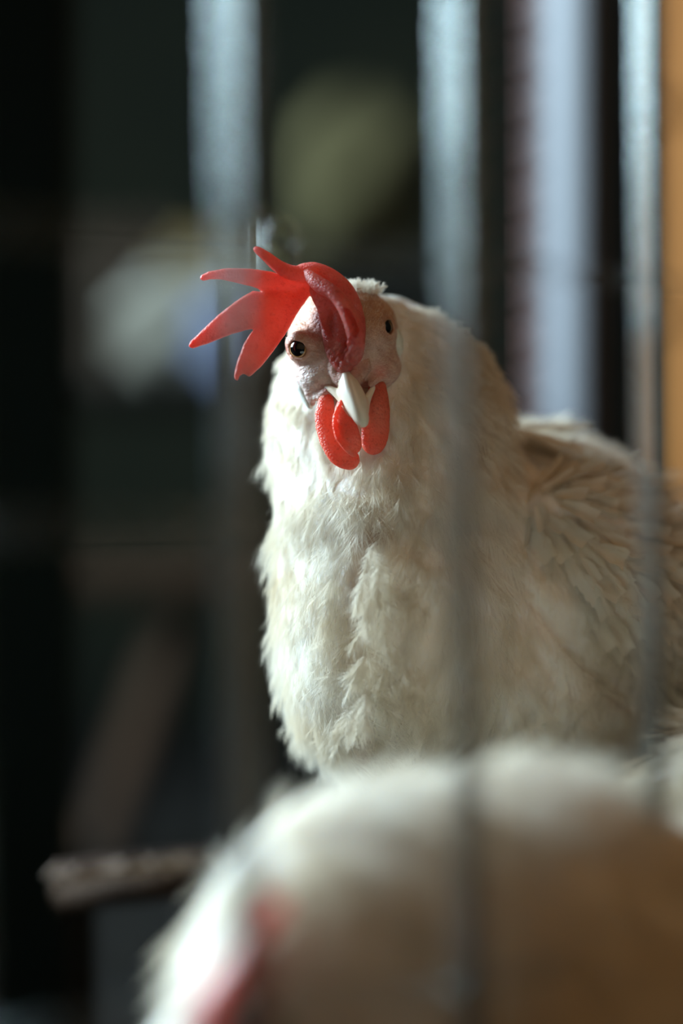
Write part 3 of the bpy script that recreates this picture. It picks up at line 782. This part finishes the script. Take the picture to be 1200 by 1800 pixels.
# shelf and clutter at the back left
SH = empty('shelf', (-.12, 1.75, FLOOR), 'dim brown timber shelf with a brace behind the left pale band', 'shelf')
def bb(u0, v0, u1, v1, d, th): 
    a = Vp(u0, v1, d); c = Vp(u1, v0, d); return (a[0], d, a[2]), (c[0], d+th, c[2])
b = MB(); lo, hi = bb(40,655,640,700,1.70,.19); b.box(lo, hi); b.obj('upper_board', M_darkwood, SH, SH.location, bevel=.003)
shelf_z = hi[2]
b = MB(); lo, hi = bb(120,990,660,1040,1.70,.17); b.box(lo, hi); b.obj('lower_board', M_brown, SH, SH.location, bevel=.003)
b = MB(); b.tube([Vp(180,1500,1.78), Vp(330,1060,1.78)], .014, 8); b.obj('brace', M_brown, SH, SH.location)
for u in (60, 620):
    lo, hi = bb(u,640,u+30,700,1.80,.04); b = MB(); b.box((lo[0], lo[1], FLOOR), (hi[0], hi[1], hi[2])); b.obj('leg', M_darkwood, SH, SH.location, bevel=.003)
def sack(name, u0, v0, u1, v1, d, th, m, label, cat, amp=.01, seed=0, z0=None):
    """soft stuffed bag: a superellipsoid with wrinkles, tied corners"""
    lo, hi = bb(u0, v0, u1, v1, d, th)
    if z0 is not None: lo = (lo[0], lo[1], z0)
    c = [(a+b_)/2 for a, b_ in zip(lo, hi)]; r = [(b_-a)/2 for a, b_ in zip(lo, hi)]
    vs, fs = [], []; n, m_ = 40, 28; rr = np.random.default_rng(seed); ph = rr.random(6)*6
    for i in range(m_+1):
        t = -math.pi/2+math.pi*i/m_
        for k in range(n):
            a = 2*math.pi*k/n; pw = lambda x, e: math.copysign(abs(x)**e, x)
            x, y, z = pw(math.cos(t),.5)*pw(math.cos(a),.6), pw(math.cos(t),.5)*pw(math.sin(a),.6), pw(math.sin(t),.6)
            q = 1+.05*math.sin(a*3+ph[0]+z*3)+.04*math.sin(a*7+ph[1]-z*5)
            vs.append((c[0]+r[0]*x*q*.95, c[1]+r[1]*y*q*.9, c[2]+r[2]*z))
    for i in range(m_):
        for k in range(n):
            a, b2 = i*n+k, i*n+(k+1) % n; fs.append((a, b2, b2+n, a+n))
    base = (c[0], c[1], lo[2]); root = empty(name, base, label, cat)
    mesh_obj('bag', vs, fs, m, root, base)
    mb = MB(); mb.tube([(c[0]-r[0]*.7, c[1], hi[2]-.003), (c[0], c[1]+.004, hi[2]+.006), (c[0]+r[0]*.7, c[1], hi[2]-.003)], .005, 10); mb.obj('rolled_seam', m, root, base, smooth=True)
    return root
M_olive = mat('olive_sack_cloth', (.10,.09,.04), .9, build=noise_col(12, [(.3,(.035,.030,.013)),(.7,(.066,.056,.026))], .6, .003))
M_pale = mat('pale_sack_cloth', (.5,.48,.42), .9, build=noise_col(14, [(.3,(.09,.08,.06)),(.7,(.2,.2,.17))], .6, .003))
M_tan = mat('brown_carton', (.2,.14,.1), .9, build=noise_col(20, [(.3,(.02,.014,.01)),(.7,(.045,.032,.022))], .4, .002))
# olive sack stacks on a crate
b = MB(); lo, hi = bb(470,455,790,900,1.92,.3); b.box((lo[0],lo[1],FLOOR),(hi[0],hi[1],hi[2]))
o = b.obj('wooden_crate', M_darkwood, bevel=.004, origin=((lo[0]+hi[0])/2, 2.07, FLOOR)); tag(o, 'dark wooden crate in the gloom under the olive green sack', 'crate'); cz = hi[2]
sack('feed_sack', 505,150,765,455,1.93,.22, M_olive, 'blurred olive green sack standing on the dark crate behind the comb', 'sack', seed=1, z0=cz)
sack('feed_sack', 195,480,530,655,1.74,.09, M_pale, 'blurred whitish sack lying on the shelf, behind the comb points', 'sack', seed=2, z0=shelf_z)
SC_TOP = shelf_z
def carton(u0, v0, u1, v1, d, th, m, name, label, cat, z0, lidm=None):
    lo, hi = bb(u0, v0, u1, v1, d, th); lo = (lo[0], lo[1], z0)
    base = ((lo[0]+hi[0])/2, d+th/2, z0); root = empty(name, base, label, cat)
    b = MB(); b.box(lo, (hi[0], hi[1], hi[2]-.012)); b.obj('box_body', m, root, base, bevel=.003)
    b = MB(); b.box((lo[0]-.004, lo[1]-.004, hi[2]-.012), (hi[0]+.004, hi[1]+.004, hi[2])); b.obj('lid', lidm or m, root, base, bevel=.003); return root
carton(150,400,300,650,1.835,.05, M_tan, 'carton', 'dim brown carton on the shelf, left of the whitish sack', 'carton', shelf_z)
carton(300,425,470,650,1.835,.045, mat('yellow_tub_plastic', (.16,.11,.03), .6), 'storage_tub', 'blurred yellow tub on the shelf behind the whitish sack', 'tub', shelf_z)
# blue can in front of the sack
def can(u, v0, v1, d, rad, m, name, label, cat, z0=None):
    x, _, z1 = Vp(u, v0, d); z0 = Vp(u, v1, d)[2] if z0 is None else z0; h = z1-z0
    root = empty(name, (x, d, z0), label, cat)
    b = MB(); b.lathe((x, d, z0), [(0,0),(rad*.95,0),(rad,.003),(rad,h*.9),(rad*.9,h*.95)], 32); b.obj('can_body', m, root, root.location, smooth=True)
    b = MB(); b.lathe((x, d, z0), [(rad*.92,h*.94),(rad*.9,h),(0,h)], 32); b.obj('lid', m, root, root.location, smooth=True); return root
can(385, 520, 560, 1.715, .014, mat('blue_can_paint', (.05,.07,.14), .6), 'paint_can', 'small blurred blue can on the shelf in front of the whitish sack', 'can', z0=shelf_z)
# clear plastic drinker bottle behind the comb
gx, gd = Vp(491,0,.97)[0], .97
gz1 = Vp(491,376,gd)[2]; gz0 = Vp(491,555,gd)[2]; H_ = gz1-gz0
M_clear = mat('clear_plastic', (.9,.93,.9), .1, Transmission_Weight=1.0, IOR=1.12, Specular_IOR_Level=.3)
root = empty('drinker_bottle', (gx, gd, gz0), 'clear plastic drinker bottle partly hidden behind the comb', 'bottle')
R_ = .0072
prof = [(0,.001),(R_*.9,.001),(R_,.004),(R_,H_-.009),(R_*.85,H_-.004),(R_*.4,H_-.001),(0,H_)]
b = MB(); b.lathe((gx,gd,gz0), prof, 40); inner = [(r*.9, z*.985+.0006) for r, z in prof]; b.lathe((gx,gd,gz0), inner[::-1], 40)
b.obj('bottle_body', M_clear, root, root.location, smooth=True)
b = MB(); b.lathe((gx,gd,gz0), [(R_*1.0,H_-.0125),(R_*1.1,H_-.012),(R_*1.1,H_-.011),(R_*1.0,H_-.0105)], 40); b.obj('rim', M_clear, root, root.location, smooth=True)
b = MB(); b.tube([(gx-.008,gd,gz0-.001),(gx-.0085,gd,gz0+.01),(gx-.0085,gd,gz1-.006),(gx-.0075,gd,gz1-.004)], .0006, 10); b.obj('wire_clip', M_wire, root, root.location, smooth=True)
b = MB(); b.box((gx-.009, gd-.008, gz0-.004), (gx+.009, 1.92, gz0)); b.obj('holder_arm', M_darkwood, root, root.location, bevel=.001)
# perch for the main hen
pz = MO[2]-.012; pr = empty('perch', (.045, .88, FLOOR), 'round brown wooden perch under the feet of the red combed hen', 'perch')
b = MB(); b.tube([(-.03,V([760,0,-150])[1],pz),(.045,.881,pz),(.13,.925,pz)], .012, 20); b.obj('rod', M_brown, pr, pr.location, smooth=True)
for x, y in ((-.02,.880),(.12,.92)): b = MB(); b.box((x-.008,y-.008,FLOOR),(x+.008,y+.008,pz-.006)); b.obj('support_leg', M_brown, pr, pr.location, bevel=.001)
# rough feeder rail with dark wire, low left
fr = empty('feeder_rail', (-.08, 1.02, FLOOR), 'rough brown rail with chipped pale edge and a dark wire, low on the left', 'rail')
lo = Vp(95,1570,1.02); hi = Vp(520,1500,1.02)
random.seed(4)
n = 26; x0, x1 = lo[0], hi[0]; za, zb = Vp(0,1538,1.02)[2], Vp(0,1492,1.02)[2]
b = MB(); b.tube([(x0, 1.03, za-.012), ((x0+x1)/2, 1.03, (za+zb)/2-.010), (x1+.02, 1.03, zb-.012)], [.006,.007,.007], 16); b.obj('bar', M_brown, fr, fr.location, smooth=True)
b = MB()
for i in range(n):
    t = i/(n-1); x = x0+(x1-x0)*t; z = za+(zb-za)*t
    h = random.uniform(.003,.007); wd = random.uniform(.0015,.004)
    b.box((x-wd, 1.016, z-h*.6), (x+wd, 1.022, z+h*.5))
b.obj('chipped_edge', mat('chipped_pale_paint', (.6,.45,.36), .6, build=noise_col(200,[(.3,(.14,.10,.07)),(.6,(.5,.38,.3))])), fr, fr.location, bevel=.0008)
b = MB(); b.tube([(x0, 1.012, za+.004), ((x0+x1)/2, 1.012, (za+zb)/2+.0045), (x1+.02, 1.012, zb+.003)], .0011, 10); b.obj('wire', M_darkwire, fr, fr.location, smooth=True)
for x in (x0+.01, x1): 
    b = MB(); b.box((x-.006, 1.025, FLOOR), (x+.006, 1.037, za-.01)); b.obj('leg', M_darkwood, fr, fr.location)
# straw on the ground
rs = np.random.default_rng(5); vs, fs = [], []
for i in range(1800):
    x, y = rs.uniform(-.5,.6), rs.uniform(.5,1.9); a = rs.random()*3.14; L = rs.uniform(.01,.04); z = FLOOR+rs.uniform(.0005,.006)
    dx, dy = math.cos(a)*L, math.sin(a)*L; n_ = len(vs); px, py = -math.sin(a)*.0012, math.cos(a)*.0012; dz = rs.uniform(-.0,.006)
    vs += [(x-px,y-py,z),(x+px,y+py,z),(x,y,z+.0015),(x+dx-px,y+dy-py,z+dz),(x+dx+px,y+dy+py,z+dz),(x+dx,y+dy,z+dz+.0015)]
    fs += [(n_,n_+1,n_+4,n_+3),(n_+1,n_+2,n_+5,n_+4),(n_+2,n_,n_+3,n_+5)]
o = mesh_obj('straw', vs, fs, wood('dull_straw', (.004,.003,.002), (.011,.008,.005))); tag(o, 'dull straw scattered over the dark dirt floor', 'straw', kind='stuff')
